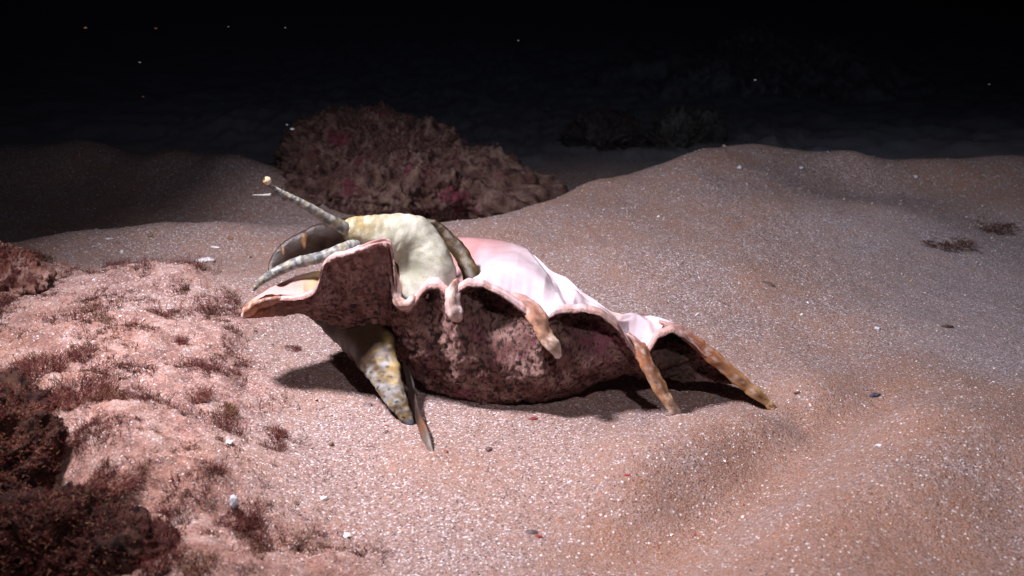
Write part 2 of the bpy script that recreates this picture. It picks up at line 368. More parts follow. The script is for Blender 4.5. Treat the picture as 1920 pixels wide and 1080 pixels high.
Ns = vnorm(Vs, Fs)
if (Ns[(rid > 2.5) & (rid < 3.5)][:, 1].mean()) > 0: Fs = Fs[:, ::-1]; Ns = -Ns
outer = np.clip(sm(14.2, 13.6, rid) * 0 + sm(6.35, 5.8, rid) + sm(13.0, 13.6, rid), 0, 1)   # crusted side
inner = 1 - outer
amp = outer * np.interp(uid, [450, 520, 600, 1300, 1440], [.2, .5, 1, 1, .3]) * (.4 + .6 * sm(6.2, 4.2, rid))
lobr = np.exp(-((uid - 675) / 60) ** 2) * sm(3.2, 5, rid) * sm(6.9, 6.3, rid)
Vs = Vs + Ns * (lobr * .20 * fbm(np.stack([Vs[:, 0] * 4, Vs[:, 1], Vs[:, 2] * .8], 1), 3))[:, None]
Vs = Vs + Ns * (amp * (.10 * fbm(Vs * 1.6, 5, 2.1, .6) + .05 * fbm(Vs * 7, 3)) + inner * .02 * fbm(Vs * 1.2 + 4, 2))[:, None]
def proj(V):
    d = V - (0, 0, CAMZ); zc = d[:, 1] * cp - d[:, 2] * sp; yc = d[:, 1] * sp + d[:, 2] * cp
    return 960 + F * d[:, 0] / zc, 540 - F * yc / zc
ppx, ppy = proj(Vs); inn = ((rid > 8.6) & (rid < 12.6)).astype(float)
for lx, ly, dp, wd in [((996, 1030, 1056), (470, 512, 562), .36, 60), ((1052, 1086, 1098), (512, 536, 572), .2, 45), ((1088, 1122, 1152), (538, 562, 592), .24, 40), ((1192, 1215, 1230), (585, 600, 640), .10, 30)]:
    sd = ppx - np.interp(ppy, ly, lx); Vs[:, 2] -= inn * dp * sm(-6, 14, sd) * sm(wd, wd * .3, sd) * sm(ly[0] - 25, ly[0], ppy) * sm(ly[2] + 12, ly[2] - 5, ppy)
    foldc = locals().get('foldc', 0) + inn * np.exp(-((sd - 3) / 3.0) ** 2) * sm(ly[0] - 15, ly[0], ppy) * sm(ly[2] + 4, ly[2] - 15, ppy)
n1, n2, n3, n4 = fbm(Vs * 1.1, 4), fbm(Vs * 3.2 + 7, 4), fbm(Vs * .9 + 30, 3), fbm(Vs * 9 + 3, 2)
streak = fbm(np.stack([Vs[:, 0] * 6, Vs[:, 1] * 1.2, Vs[:, 2] * 1.2], 1), 3)
oc = mix((.19, .08, .07), (.37, .215, .185), sm(-.5, .6, n1))
oc = mix(oc, (.10, .03, .025), sm(.15, .6, n2))
oc = mix(oc, (.36, .20, .17), sm(.2, .8, streak) * .6)
oc = mix(oc, (.36, .11, .16), sm(.35, .8, n3 + .4 * n2) * .55)
oc = mix(oc, (.025, .014, .012), sm(.20, .42, fbm(Vs * (5.5, 5.5, 7.5) + 90, 4)) * .9); oc = mix(oc, (.03, .018, .015), sm(.35, .6, n4 + .3 * n2))
oc = mix(oc, (.42, .13, .20), np.exp(-((ppx - 1135) / 38) ** 2 - ((ppy - 640) / 40) ** 2) * sm(-.3, .4, n2) * .8)
lobe = np.exp(-((uid - 670) / 70) ** 2) * sm(3, 5, rid) * sm(7, 6, rid)
oc = mix(oc, (.42, .21, .185), lobe * .65); oc = mix(oc, (.62, .34, .22), np.clip(np.exp(-((uid - 690) / 70) ** 2), 0, 1) * sm(4.6, 6, rid) * sm(0, .6, streak) * .8)
ends = sm(600, 540, uid)
oc = mix(oc, (.34, .16, .12), ends * .6); oc = mix(oc, (.06, .045, .03), np.clip(np.exp(-((uid - 1262) / 40) ** 2) * sm(6.0, 5.2, rid), 0, 1) * .75); oc = mix(oc, oc * .55, np.clip(scal[np.tile(np.arange(nc), nr)], 0, 1) * np.exp(-((rid - 4.6) / .9) ** 2))
spx = Rm[:, 0]
ic = mix((.62, .50, .54), (.70, .60, .65), sm(-.5, .5, n1))
pink = sm(9.4, 11.6, rid) * sm(1000, 900, uid) 
ic = mix(ic, (.40, .18, .17), np.clip(pink * .9 + .6 * sm(890, 850, uid), 0, 1) * .85)
ic = mix(ic, (.75, .55, .40), np.exp(-((rid - 8.7) / .35) ** 2) * .6)           # cream band behind the rim
ic = mix(ic, (.50, .32, .24), np.clip(foldc * .55 + np.exp(-((uid - 1140) / 22) ** 2) * .5, 0, 1))
ic = mix(ic, (.62, .36, .33), sm(600, 520, uid) * .75)
ic = mix(ic, (.70, .52, .25), np.exp(-((uid - 590) / 30) ** 2) * sm(8, 9.5, rid) * .8)
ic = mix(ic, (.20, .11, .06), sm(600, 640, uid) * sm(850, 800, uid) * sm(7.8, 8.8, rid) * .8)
ic = mix(ic, (.55, .38, .40), sm(1150, 1180, uid) * sm(9.5, 8.5, rid) * .6)
rimband = np.exp(-((rid - 6.6) / .85) ** 2) * (.55 + .45 * sm(-.4, .4, n2))
rimc = mix((.60, .34, .30), (.56, .29, .19), sm(980, 1250, uid))
rimc = mix(rimc, (.62, .46, .42), sm(0, .6, n2)); rimc = mix(rimc, (.36, .14, .08), sm(-.05, .5, fbm(Vs * (4, 1, 1) + 60, 4)) * .8)
colr = mix(ic, oc, outer); colr = mix(colr, rimc, rimband * .85)
colr = mix(colr, (.48, .17, .09), sm(520, 470, uid) * .7 * outer)
rf = rid[Fs[:, 0]]
midx = ((rf > 6.6) & (rf < 13.2)).astype(int)
shell = build('shell', Vs, Fs, None, conch, cols=colr, mats=[CRUST, NACRE], midx=midx)
# caps at both ends are tiny: close them
def spine(pts, colrs, flat=.85, lab=None, rough=.03, groove=1.0):
    path = np.array([W(p[0], p[1], p[2]) for p in pts]); rad = [p[3] * .92 * cmpx(p[2], 2.5) for p in pts]
    V, Fq, tt, aa, C = tube(path, rad, 22, 8, flat, cols=colrs)
    N = vnorm(V, Fq); gr = np.exp(-((aa - math.pi / 2) / .42) ** 2) * sm(.02, .2, tt) * sm(1, .75, tt)
    V = V - N * (gr * max(rad) * .5)[:, None] + N * (rough * 2 * fbm(V * 2.4 + 2, 5, 2.1, .6))[:, None]; C = mix(C, (.16, .06, .03), gr * .8 * groove)
    nn = fbm(V * (5, 2, 2), 3); C = mix(C, C * (.5, .38, .32), sm(0, .5, nn) * .7); C = mix(C, (.70, .58, .50), sm(.15, .6, fbm(V * (6, 3, 3) + 9, 3)) * .5)
    o = build('spine', V, Fq, None, conch, cols=C, mats=[SPN])
    if lab: o['label'] = lab
    return o
PK, CR_, ORG, BR, WT = (.60, .35, .31), (.66, .53, .42), (.46, .23, .12), (.26, .12, .08), (.72, .58, .55)
spine([(858,528,31.3,6),(853,538,30.9,12),(849,552,30.5,15),(849,572,30.15,17),(855,590,29.95,16),(862,602,29.85,7)], [PK, PK, WT, WT, WT, PK], lab='short blunt pinkish white spine curling over the lip')
spine([(738,500,31.2,6),(741,535,30.9,8),(745,560,30.6,10),(754,572,30.4,11),(768,570,30.5,9),(780,556,30.8,6)], [PK, WT, WT, PK, WT, PK], lab='small folded pink spine beside the raised lobe')
spine([(962,560,31.0,12),(992,574,30.6,17),(1008,598,30.1,18),(1023,628,29.8,16),(1038,650,29.5,14),(1047,669,29.4,7)], [PK, PK, (.62, .33, .22), (.68, .42, .28), CR_, WT], lab='short thick orange and cream spine at the middle of the lip')
spine([(1176,628,31.0,9),(1191,645,30.7,13),(1207,668,30.3,15),(1223,702,30.0,15),(1245,740,29.75,13),(1264,768,29.55,10),(1274,785,29.5,6)], [PK, PK, (.50, .20, .10), ORG, (.66, .38, .2), CR_, WT], lab='long orange spine with pale tip resting on the sand')
spine([(1235,603,31.5,5),(1266,616,31.3,9),(1302,640,31.1,12),(1342,674,30.9,14),(1390,715,30.6,13),(1430,748,30.35,10),(1451,766,30.2,6)], [PK, PK, (.45, .18, .1), (.55, .24, .1), (.60, .33, .14), (.66, .42, .2), (.6, .4, .2)], lab='longest orange brown spine at the right end')
spine([(560,560,31.5,4),(520,560,31.35,9),(490,567,31.3,12),(468,580,31.3,12),(455,593,31.3,5)], [(.4, .2, .16), (.45, .2, .15), (.55, .22, .13), (.6, .26, .15), (.7, .5, .45)], lab='orange pink spout at the left end')

# soft body: head, eyestalks, brown mantle strap and foot in one mesh
SV, SF, SC, n0 = [], [], [], 0
def addsoft(V, Fq, C):
    global n0
    SV.append(V); SF.extend([tuple(int(i) + n0 for i in f) for f in Fq]); SC.append(C); n0 += len(V)
# head and neck
hp = [(648,434,32.6,14),(662,433,32.6,24),(690,436,32.7,33),(725,441,32.8,39),(758,448,32.8,46),(786,470,32.7,47),(800,508,32.4,52),(808,555,32.2,52),(815,610,32.2,34)]
V, Fq, tt, aa, _ = tube([W(*p[:3]) for p in hp], [p[3] * cmpx(33, 3.5) for p in hp], 48, 12, .72)
N = vnorm(V, Fq)
V = V + N * (.08 * fbm(V * 1.1 + 12, 3) + .03 * fbm(V * 4, 4))[:, None]
px = np.array([0]); 
dent = np.exp(-(((V - W(757, 520, 31.6)) ** 2).sum(1)) / .5); V = V + np.array([0, .6, 0]) * dent[:, None]
sh = np.exp(-(((V - W(790, 405, 32.8)) ** 2).sum(1)) / .16); V = V + np.array([.05, 0, .12]) * sh[:, None]
st = fbm(V * (7, 2, 2.0), 3); bl = fbm(V * 1.2 + 3, 3)
C = mix((.42, .37, .20), (.50, .50, .40), sm(.12, .45, tt)); C = mix(C, (.60, .52, .50), sm(.7, .9, tt) * .7); C = mix(C, (.36, .26, .08), sm(-.1, .6, bl + .3) * sm(.5, .1, tt) * .8)
C = mix(C, (.66, .63, .57), sm(.0, .6, st) * .6); C = mix(C, (.36, .34, .20), sm(.1, .6, fbm(V * (9, 3, 2) + 50, 3)) * .5); C = mix(C, (.42, .44, .30), sm(.2, .7, fbm(V * 1.5 + 20, 3)) * .35)
C = mix(C, (.40, .42, .30), np.clip(dent * 1.4, 0, 1) * .5)  # greenish tint in the dent, with its shade put into the colour
addsoft(V, Fq, C * .8)
def stalk(pts, seed):
    V, Fq, tt, aa, _ = tube([W(*p[:3]) for p in pts], [p[3] * .74 * cmpx(p[2], 4) for p in pts], 20, 14, .95)
    N = vnorm(V, Fq); V = V + N * (.018 * fbm(V * 5 + seed, 3))[:, None]
    band = fbm(np.stack([tt * 34, aa * .7, tt * 0 + seed], 1), 3) + .4 * fbm(V * 4 + seed, 3)
    C = mix((.09, .095, .095), (.33, .33, .30), sm(-.4, .6, band)); C = mix(C, (.32, .25, .12), sm(.1, .6, fbm(V * 3 + seed + 5, 2)) * .45)
    C = mix(C, (.50, .49, .47), sm(.35, .6, fbm(V * 6 + seed, 2)) * .7)
    addsoft(V, Fq, C)
stalk([(668,440,32.6,18),(640,424,32.4,16),(610,408,32.2,13.5),(575,386,32.0,11),(545,370,31.9,9),(520,357,31.8,7),(503,344,31.7,6)], 3)
stalk([(668,462,32.4,22),(640,470,32.0,18),(600,483,31.8,15),(560,492,31.6,15),(528,505,31.4,13.5),(500,520,31.3,11),(482,535,31.2,7),(476,545,31.2,3)], 9)
V, Fq, tt, aa, _ = tube([W(548,371,31.9), W(525,364,31.8), W(500,367,31.75), W(474,366,31.7)], [.09, .07, .06, .02], 10, 6)
addsoft(V, Fq, np.tile((.16, .15, .14), (len(V), 1)))
# brown strap of mantle arching behind the head
sp_ = [(512,512,32.6,10),(530,488,33.0,22),(570,466,33.4,32),(625,450,33.8,36),(690,432,34.1,30),(760,420,34.2,18),(812,424,34.0,12),(842,448,33.7,13),(868,482,33.3,15),(884,520,32.7,16),(892,560,32.2,14)]
V, Fq, tt, aa, _ = tube([W(*p[:3]) for p in sp_], [p[3] * cmpx(33.5, 3.5) for p in sp_], 24, 12, .45, upv=(0, -1, .1))
N = vnorm(V, Fq); V = V + N * (.04 * fbm(V * 3 + 9, 3))[:, None]
C = mix((.02, .009, .005), (.045, .028, .01), sm(.5, .8, tt)); C = mix(C, (.09, .06, .02), sm(.1, .6, fbm(V * 4, 3)) * sm(.5, .7, tt))
C = mix(C, (.45, .22, .08), sm(.5, .8, fbm(V * (5, 2, 1.5) + 3, 2)) * .6)
addsoft(V, Fq, C)
# foot, a flattened muscular blade
fp = [(585,545,34.2,52),(622,566,33.9,62),(670,602,33.0,70),(702,652,31.6,55),(718,692,30.6,39),(734,730,29.95,28),(751,763,29.5,19),(766,787,29.3,12),(774,802,29.2,4)]
V, Fq, tt, aa, _ = tube([W(*p[:3]) for p in fp], [p[3] * cmpx(30.5, 1.5) * .92 for p in fp], 36, 12, .42, upv=(-.3, -1, .35))
N = vnorm(V, Fq); V = V + N * (.07 * fbm(V * 1.8 + 3, 3) + .02 * fbm(V * 6, 2))[:, None]
f1, f2, f3 = fbm(V * 1.9 + 1, 4), fbm(V * 3.5 + 8, 3), fbm(V * 7 + 4, 2)
C = mix((.20, .13, .05), (.48, .33, .10), sm(-.3, .4, f1)); C = mix(C, (.46, .45, .43), sm(-.1, .45, f2 + .35 * np.cos(aa))); C = mix(C, (.24, .24, .25), sm(.0, .5, fbm(V * 5 + 30, 3)) * .6); C = mix(C, (.05, .04, .035), sm(.28, .5, f3))
C = mix(C, (.10, .12, .15), sm(.80, .93, tt + .05 * f2)); C = mix(C, (.055, .03, .014), sm(.50, .42, tt + .07 * f1) * .96)  # upper foot darkened to near black: the shell's shadow put into the skin colour
edge = np.exp(-(np.minimum(np.abs(aa - math.pi), 9) / .55) ** 2); C = mix(C, (.16, .15, .14), edge * .5 * sm(.5, .62, tt))
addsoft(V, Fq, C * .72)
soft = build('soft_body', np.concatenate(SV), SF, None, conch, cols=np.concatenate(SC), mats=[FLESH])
soft['label'] = 'cream mottled head with two speckled eyestalks and a yellow blotched foot'
# eye at the stalk tip
def ball(c, r, n=16):
    a = np.linspace(0, math.pi, n); b_ = np.linspace(0, 2 * math.pi, 2 * n, endpoint=False)
    V = np.array([(math.sin(i) * math.cos(j), math.sin(i) * math.sin(j), math.cos(i)) for i in a for j in b_]) * r + c
    return V, grid_faces(n, 2 * n, closed_c=True)
c = W(501, 339, 31.65); V, Fq = ball(c, .125)
d = (V - c) @ np.array([-.6, -.5, .6]) / .125
C = mix((.66, .58, .46), (.5, .36, .2), sm(.2, .5, d)); C = mix(C, (.02, .015, .01), sm(.86, .92, d))
build('eye', V, Fq, None, soft, cols=C, mats=[FLESH])
# operculum: narrow claw digging into the sand
op = [(758,680,31.4,5),(768,712,31.0,10),(774,742,30.5,12),(782,775,29.6,13),(793,805,28.5,14),(802,832,27.8,12),(809,852,27.3,8),(812,862,27.1,4)]
V, Fq, tt, aa, _ = tube([W(*p[:3]) for p in op], [p[3] * cmpx(29, 1) for p in op], 20, 12, .38, upv=(-.7, -1, .2))
N = vnorm(V, Fq); V = V + N * (.02 * fbm(V * 5, 3))[:, None]
C = mix((.045, .025, .018), (.19, .15, .125), sm(.5, .8, tt)); C = mix(C, (.20, .08, .03), np.exp(-((tt - .58) / .06) ** 2) * .8)  # upper claw dark: shadow behind the foot put into the colour; tip grey-brown
C = mix(C, (.30, .26, .24), sm(.1, .6, fbm(V * (6, 2, 1), 3)) * sm(.55, .8, tt) * .5)
build('operculum', V, Fq, None, conch, cols=C, mats=[HORN])['label'] = 'narrow dark brown claw poking into the sand'

# ------------------------------------------------------------------ rocks
def ico(sub):
    import bmesh
    bm = bmesh.new(); bmesh.ops.create_icosphere(bm, subdivisions=sub, radius=1)
    V = np.array([v.co[:] for v in bm.verts]); Fc = np.array([[v.index for v in f.verts] for f in bm.faces]); bm.free(); return V, Fc
ICO = {k: ico(k) for k in (2, 3, 5, 6, 7)}
def rock(blobs, seed, sub, pal, rough=.35, freq=.7, hole=.3):
    """blobs: (x, y, z, rx, ry, rz) in cm"""
    B = np.array(blobs, float); c = B[:, :3].mean(0); c = (B[:, :3] * B[:, 3:].prod(1)[:, None]).sum(0) / B[:, 3:].prod(1).sum()
    D, Fc = ICO[sub]; lo = np.zeros(len(D)); hi = np.full(len(D), (np.abs(B[:, :3] - c) + B[:, 3:]).max() * 2.2)
    def field(P): return sum(np.exp(-2 * (((P - b[:3]) / b[3:]) ** 2).sum(1)) for b in B)
    for _ in range(24):
        m = (lo + hi) / 2; ins = field(c + D * m[:, None]) > math.exp(-2); lo = np.where(ins, m, lo); hi = np.where(ins, hi, m)
    V = c + D * lo[:, None]; N = vnorm(V, Fc); Q = V + seed * 13.7
    rg = 1 - np.abs(fbm(Q * freq, 4, 2.1, .55)) * 2
    V = V + N * (rough * (fbm(Q * freq * .7, 5, 2.1, .62) + .35 * rg) + rough * .28 * fbm(Q * freq * 6, 3, 2.2, .6))[:, None]
    V = V - N * (hole * sm(.25, .7, fbm(Q * freq * 1.5 + 5, 3)))[:, None]
    a, b, d = fbm(Q * 1.1, 4), fbm(Q * 2.7 + 4, 4), fbm(Q * .6 + 9, 3)
    C = mix(pal[0], pal[1], sm(-.5, .5, a)); C = mix(C, pal[2], sm(.1, .6, b)); C = mix(C, pal[3], sm(.3, .7, d) * .8)
    return V, Fc, C
def tuftmesh(n, h, spread, seed, pal, wdt=.03, bend=.5):
    """bush of thin branching filaments; returns V, F(quads), C around the origin"""
    r = np.random.RandomState(seed); V, Fc, C = [], [], []
    for i in range(n):
        a = r.uniform(0, 2 * math.pi); e = abs(r.normal(0, .55)); hh = h * r.uniform(.45, 1.15)
        p = np.array([math.cos(a), math.sin(a), 0]) * spread * math.sqrt(r.uniform()) ; p[2] = -.08
        dv = np.array([math.cos(a) * math.sin(e), math.sin(a) * math.sin(e), math.cos(e)])
        stems = [(p, dv, hh, wdt)]
        for k in range(r.randint(1, 4)):
            t = r.uniform(.3, .8); q = p + dv * hh * t; d2 = dv + r.normal(0, .55, 3); d2 /= np.linalg.norm(d2)
            stems.append((q, d2, hh * r.uniform(.25, .5), wdt * .7))
        cc = np.array(pal[r.randint(len(pal))]) * r.uniform(.7, 1.3)
        for (q, dd, L_, wd) in stems:
            side = np.cross(dd, r.normal(size=3)); side /= np.linalg.norm(side) + 1e-9
            s2 = np.cross(dd, side); b0 = len(V); m_ = np.array(q, float); hd = np.array(dd, float)
            for k, t in enumerate((0, .33, .67, 1)):
                w_ = wd * (1 - .6 * t)
                V += [m_ + side * w_, m_ - side * w_ * .5 + s2 * w_ * .8, m_ - side * w_ * .5 - s2 * w_ * .8]; C += [cc] * 3
                hd = hd + r.normal(0, bend, 3) * .55; hd /= np.linalg.norm(hd); m_ = m_ + hd * L_ / 3
            for k in range(3):
                for j in range(3):
                    A = b0 + 3 * k + j; B_ = b0 + 3 * k + (j + 1) % 3
                    Fc.append((A, B_, B_ + 3, A + 3))
    return np.array(V), np.array(Fc), np.array(C)
REDW = [(.12, .022, .022), (.17, .045, .035), (.26, .10, .07), (.07, .014, .018)]
BRNW = [(.22, .11, .05), (.16, .09, .04), (.32, .2, .12)]
def turf_on(V, N, idx, n, h, seed, pal, wdt=.022):
    """scatter small tufts on surface points V[idx]"""
    r = np.random.RandomState(seed); protos = [tuftmesh(11, h, h * .8, seed * 10 + k, pal, wdt, 1.0) for k in range(8)]
    OV, OF, OC, b0 = [], [], [], 0
    for i in r.choice(idx, n):
        v, f, c = protos[r.randint(8)]; s = r.uniform(.5, 1.4); a = r.uniform(0, 6.28)
        nz = N[i] * .6 + np.array([0, 0, .4]); nz /= np.linalg.norm(nz); ax = np.cross(nz, (math.cos(a), math.sin(a), .1)); ax /= np.linalg.norm(ax); ay = np.cross(nz, ax)
        OV.append((v[:, :1] * ax + v[:, 1:2] * ay + v[:, 2:] * nz) * s + V[i]); OF.append(f + b0); OC.append(c * r.uniform(.7, 1.3)); b0 += len(v)
    return np.concatenate(OV), np.concatenate(OF), np.concatenate(OC)
def add_rock(name, blobs, seed, sub, pal, label, cat='rock', turf=0, th_=.35, tp=REDW, group=None, **k):
    V, Fc, C = rock(blobs, seed, sub, pal, **k); base = V.mean(0).copy(); base[2] = V[:, 2].min()
    t = thing(name, base); tag(t, label, cat, group)
    st = build('stone', V, Fc, ROCK, t, cols=C)
    if turf:
        N = vnorm(V, Fc); z0 = np.quantile(V[:, 2], .3); idx = np.where((V[:, 2] > z0) & (N[:, 1] < .5))[0]
        a, b, c = turf_on(V, N, idx, turf, th_, seed, tp, .03 if th_ > .3 else (.02 if th_ > .2 else .011))
        build('algae_turf', a, b, WEED, t, cols=c)['kind'] = 'stuff'
    return t
P_BR = [(.16, .08, .06), (.30, .18, .14), (.05, .016, .016), (.22, .03, .06)]
P_RD = [(.24, .08, .06), (.40, .20, .16), (.12, .03, .028), (.32, .08, .07)]
P_DK = [(.09, .07, .07), (.20, .16, .15), (.03, .02, .02), (.16, .06, .06)]
P_NR = [(.045, .018, .014), (.11, .05, .035), (.018, .008, .007), (.07, .015, .013)]  # maroon weed tones, blackened to put the lower-left shade into the rock colour
def bl(px, py, y, rx, ry, rz): return (*W(px, py, y), rx, ry, rz)
add_rock('boulder', [bl(625, 292, 60, 2.6, 3.2, 2.1), bl(700, 288, 61, 2.9, 3, 2.2), bl(780, 300, 60.5, 2.6, 3, 1.9), bl(600, 360, 58, 2.6, 3.5, 2.0), bl(740, 350, 58, 4.3, 4, 2.1), bl(860, 350, 59, 4.2, 3, 1.7), bl(960, 368, 58, 2.8, 2.5, .9)],
    1, 7, P_BR, 'brown algae covered boulder standing behind the conch head', 'rock', turf=3600, th_=.2, tp=[(.16, .08, .06), (.30, .18, .14), (.07, .025, .022), (.20, .04, .06)], rough=.6, freq=.6, hole=.7)
add_rock('reef_rock', [bl(1300, 200, 108, 9, 6, 4), bl(1450, 190, 112, 10, 7, 6), bl(1600, 215, 106, 8, 6, 4.5), bl(1200, 195, 112, 5, 5, 3.5)], 2, 6, [(.32, .27, .27), (.42, .37, .38), (.10, .08, .08), (.22, .12, .11)],
    'large dark rock in the black water far behind the sand ridge', 'rock', turf=900, th_=.8, tp=[(.25, .2, .2), (.15, .12, .12)], rough=1.6, freq=.25, hole=1.5)
add_rock('reef_rock', [bl(1125, 275, 78, 1.6, 1.6, 1.9), bl(1150, 250, 80, 1.8, 1.5, 1.2)], 3, 6, P_DK, 'small black weedy rock behind the left end of the sand ridge', 'rock', turf=250, th_=.5, tp=[(.12, .07, .07), (.2, .13, .11)], rough=1.3, freq=.7, hole=.9)
add_rock('reef_rock', [bl(1265, 262, 80, 1.9, 1.6, 1.4), bl(1310, 250, 82, 1.6, 1.5, .9)], 4, 6, [(.16, .13, .12), (.30, .27, .24), (.05, .04, .03), (.2, .15, .1)], 'knobbly dark rock just behind the crest of the sand ridge', 'rock', turf=200, th_=.4, tp=[(.2, .15, .1)], rough=1.2, freq=.8, hole=.8)
add_rock('reef_rock', [bl(1825, 275, 86, 2.2, 1.6, 1.0), bl(1780, 285, 86, 1.6, 1.4, .6)], 5, 6, [(.10, .07, .06), (.18, .14, .12), (.05, .03, .03), (.12, .07, .05)], 'low brown rock at the right edge behind the sand ridge', 'rock', turf=200, th_=.4, tp=BRNW, rough=.5, freq=.8)
add_rock('reef_rock', [bl(375, 272, 82, 2.6, 1.8, 1.1), bl(425, 268, 82, 1.6, 1.4, .8)], 6, 6, [(.07, .06, .05), (.12, .10, .08), (.03, .02, .02), (.08, .06, .04)], 'low dark rock behind the far left sand slope', 'rock', turf=200, th_=.4, tp=BRNW, rough=.5, freq=.8)
add_rock('algae_rock', [bl(-20, 535, 37.0, 1.3, 1.6, .8), bl(-40, 505, 38.0, 1.6, 1.6, .7), bl(35, 530, 37.0, .9, 1.0, .4)], 7, 7, [(.20, .07, .05), (.46, .27, .22), (.10, .03, .025), (.34, .12, .06)], 'red brown crusty rock knob at the left edge above the shelf', 'rock', turf=900, th_=.12, rough=.42, freq=1.5, hole=.35)
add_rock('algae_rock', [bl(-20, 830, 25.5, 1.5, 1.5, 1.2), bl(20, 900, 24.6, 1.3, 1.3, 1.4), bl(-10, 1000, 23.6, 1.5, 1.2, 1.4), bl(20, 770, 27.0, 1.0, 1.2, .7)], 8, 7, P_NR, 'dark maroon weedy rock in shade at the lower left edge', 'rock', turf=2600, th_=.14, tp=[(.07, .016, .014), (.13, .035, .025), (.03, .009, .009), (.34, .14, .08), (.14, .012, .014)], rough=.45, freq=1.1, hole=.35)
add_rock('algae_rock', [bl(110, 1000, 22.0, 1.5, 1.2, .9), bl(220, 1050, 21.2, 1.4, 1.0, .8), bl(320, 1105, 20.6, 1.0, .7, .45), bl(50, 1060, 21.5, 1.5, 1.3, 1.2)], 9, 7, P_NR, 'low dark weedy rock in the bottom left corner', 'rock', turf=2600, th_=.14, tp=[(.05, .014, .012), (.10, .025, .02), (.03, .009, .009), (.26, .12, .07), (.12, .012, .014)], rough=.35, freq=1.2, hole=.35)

# ------------------------------------------------------------------ algae on the shelf
def gpos(px, py):
    z = .5
    for _ in range(14):
        p = G(px, py, z); z = z * .4 + .6 * float(gz([p[0]], [p[1]])[0])
    p = G(px, py, z); return p
TUFTS = [(150,745,1.15,0,'dark red bushy algae tuft on the shelf above the dark maroon rock'),
 (75,690,.9,0,'red algae tuft near the left edge of the shelf'),
 (205,745,.6,1,'brownish algae tuft just right of the dark red bush'),
 (215,905,.85,2,'long swept algae fronds on the pale patch of the shelf'),
 (440,975,.75,0,'dark red algae tuft with a white chip at the lower rim of the shelf'),
 (330,640,.45,0,'small crimson tuft in the middle of the upper shelf'),
 (510,815,.5,0,'wispy algae tuft at the right rim of the shelf'),
 (365,745,.6,2,'thin upright algae strands in the centre of the shelf'),
 (190,600,.5,1,'feathery algae tuft standing on the upper shelf'),
 (300,1040,.75,0,'dark spiky algae tuft beside the bottom left rock'),
 (375,1060,.55,1,'brown algae tuft at the bottom edge of the photo'),
 (130,520,.4,0,'small algae tuft on the top rim of the shelf next to the rock knob'),
 (90,555,.5,0,'pinkish red algae tuft just below the rock knob'),
 (420,770,.5,1,'faint brown tuft right of the upright strands'),
 (290,975,.5,0,'small red algae tuft left of the tuft with the white chip'),
 (545,655,.4,0,'small algae tuft on the sand left of the conch foot')]
for i, (px_, py_, h, kind, lab) in enumerate(TUFTS):
    p = gpos(px_, py_); v, f, c = tuftmesh(int(420 * h + 90), h * .5, h * .75, 100 + i, [REDW, BRNW + REDW[:2], REDW + [(.4, .2, .15)]][kind], .0105, 1.0)
    if kind == 2: v = v + np.array([.7, .1, 0]) * (v[:, 2:3] ** 1.0)
    tag(build('algae_tuft', v + p, f, WEED, origin=p, cols=c), lab, 'seaweed', 'algae tufts on the sandy rock shelf')
# continuous short turf
r = np.random.RandomState(5); n = 26000
x = r.uniform(-22, -1, n); y = r.uniform(20, 43, n); mk = mound(x, y)
P_ = np.stack([x, y, x * 0], 1); dens = sm(.05, .3, fbm(P_ * .6 + 70, 4)) * mk + .03 * mk + .012 * sm(2, -6, x)
keep = r.uniform(size=n) < dens; x, y = x[keep], y[keep]; z = gz(x, y)
Vt = np.stack([x, y, z], 1); Nt = np.tile((0., 0., 1.), (len(x), 1))
_pal = [(.13, .03, .03), (.18, .055, .045), (.08, .016, .02), (.24, .1, .07)]
_cl = np.where(fbm(np.stack([x, y, x * 0], 1) * .9 + 120, 3) > .22)[0]
a, b, c = turf_on(Vt, Nt, _cl, int(len(_cl) * .9), .36, 33, _pal, .0085)
tag(build('algae_turf', a, b, WEED, cols=c), 'wiry dark red algae clumps scattered over the rock shelf', 'seaweed', kind='stuff')
a, b, c = turf_on(Vt, Nt, np.arange(len(x)), len(x), .15, 21, [(.11, .03, .025), (.16, .05, .035), (.22, .09, .06), (.06, .016, .016), (.12, .07, .03)], .0115)
tag(build('algae_turf', a, b, WEED, cols=c), 'short fuzzy red brown algae carpet over the rock shelf', 'seaweed', kind='stuff')

# ------------------------------------------------------------------ loose shell grit (uncountable)
r = np.random.RandomState(8); n = 26000
pxs_, pys_ = r.uniform(-30, 1950, n), 300 + 780 * r.uniform(size=n) ** .8
pos = np.array([G(a_, b_, 0) for a_, b_ in zip(pxs_, pys_)])
x, y = pos[:, 0], pos[:, 1]; P_ = np.stack([x, y, x * 0], 1)
dens = .25 + .9 * sm(-.2, .6, -fbm(P_ * .25 + 3, 4)); dens *= 1 - .6 * sm(3, 7, x) * sm(30, 26, y); dens = np.maximum(dens, mound(x, y))
keep = r.uniform(size=n) < dens; x, y = x[keep], y[keep]; n = len(x)
size = .013 + .018 * r.uniform(size=n) ** 2 + .05 * (r.uniform(size=n) < .02) * r.uniform(size=n); size = size * np.clip(y / 32, .8, 1.6)
z = gz(x, y) + size * .2
O = np.array([(1, 0, 0), (0, 1, 0), (-1, 0, 0), (0, -1, 0), (0, 0, .6), (0, 0, -.6)], float)
OFc = np.array([(0, 1, 4), (1, 2, 4), (2, 3, 4), (3, 0, 4), (1, 0, 5), (2, 1, 5), (3, 2, 5), (0, 3, 5)])
jit = O[None] * r.uniform(.5, 1.5, (n, 6, 1)); a = r.uniform(0, 6.28, n); ca, sa = np.cos(a), np.sin(a)
tl = r.normal(0, .5, n)
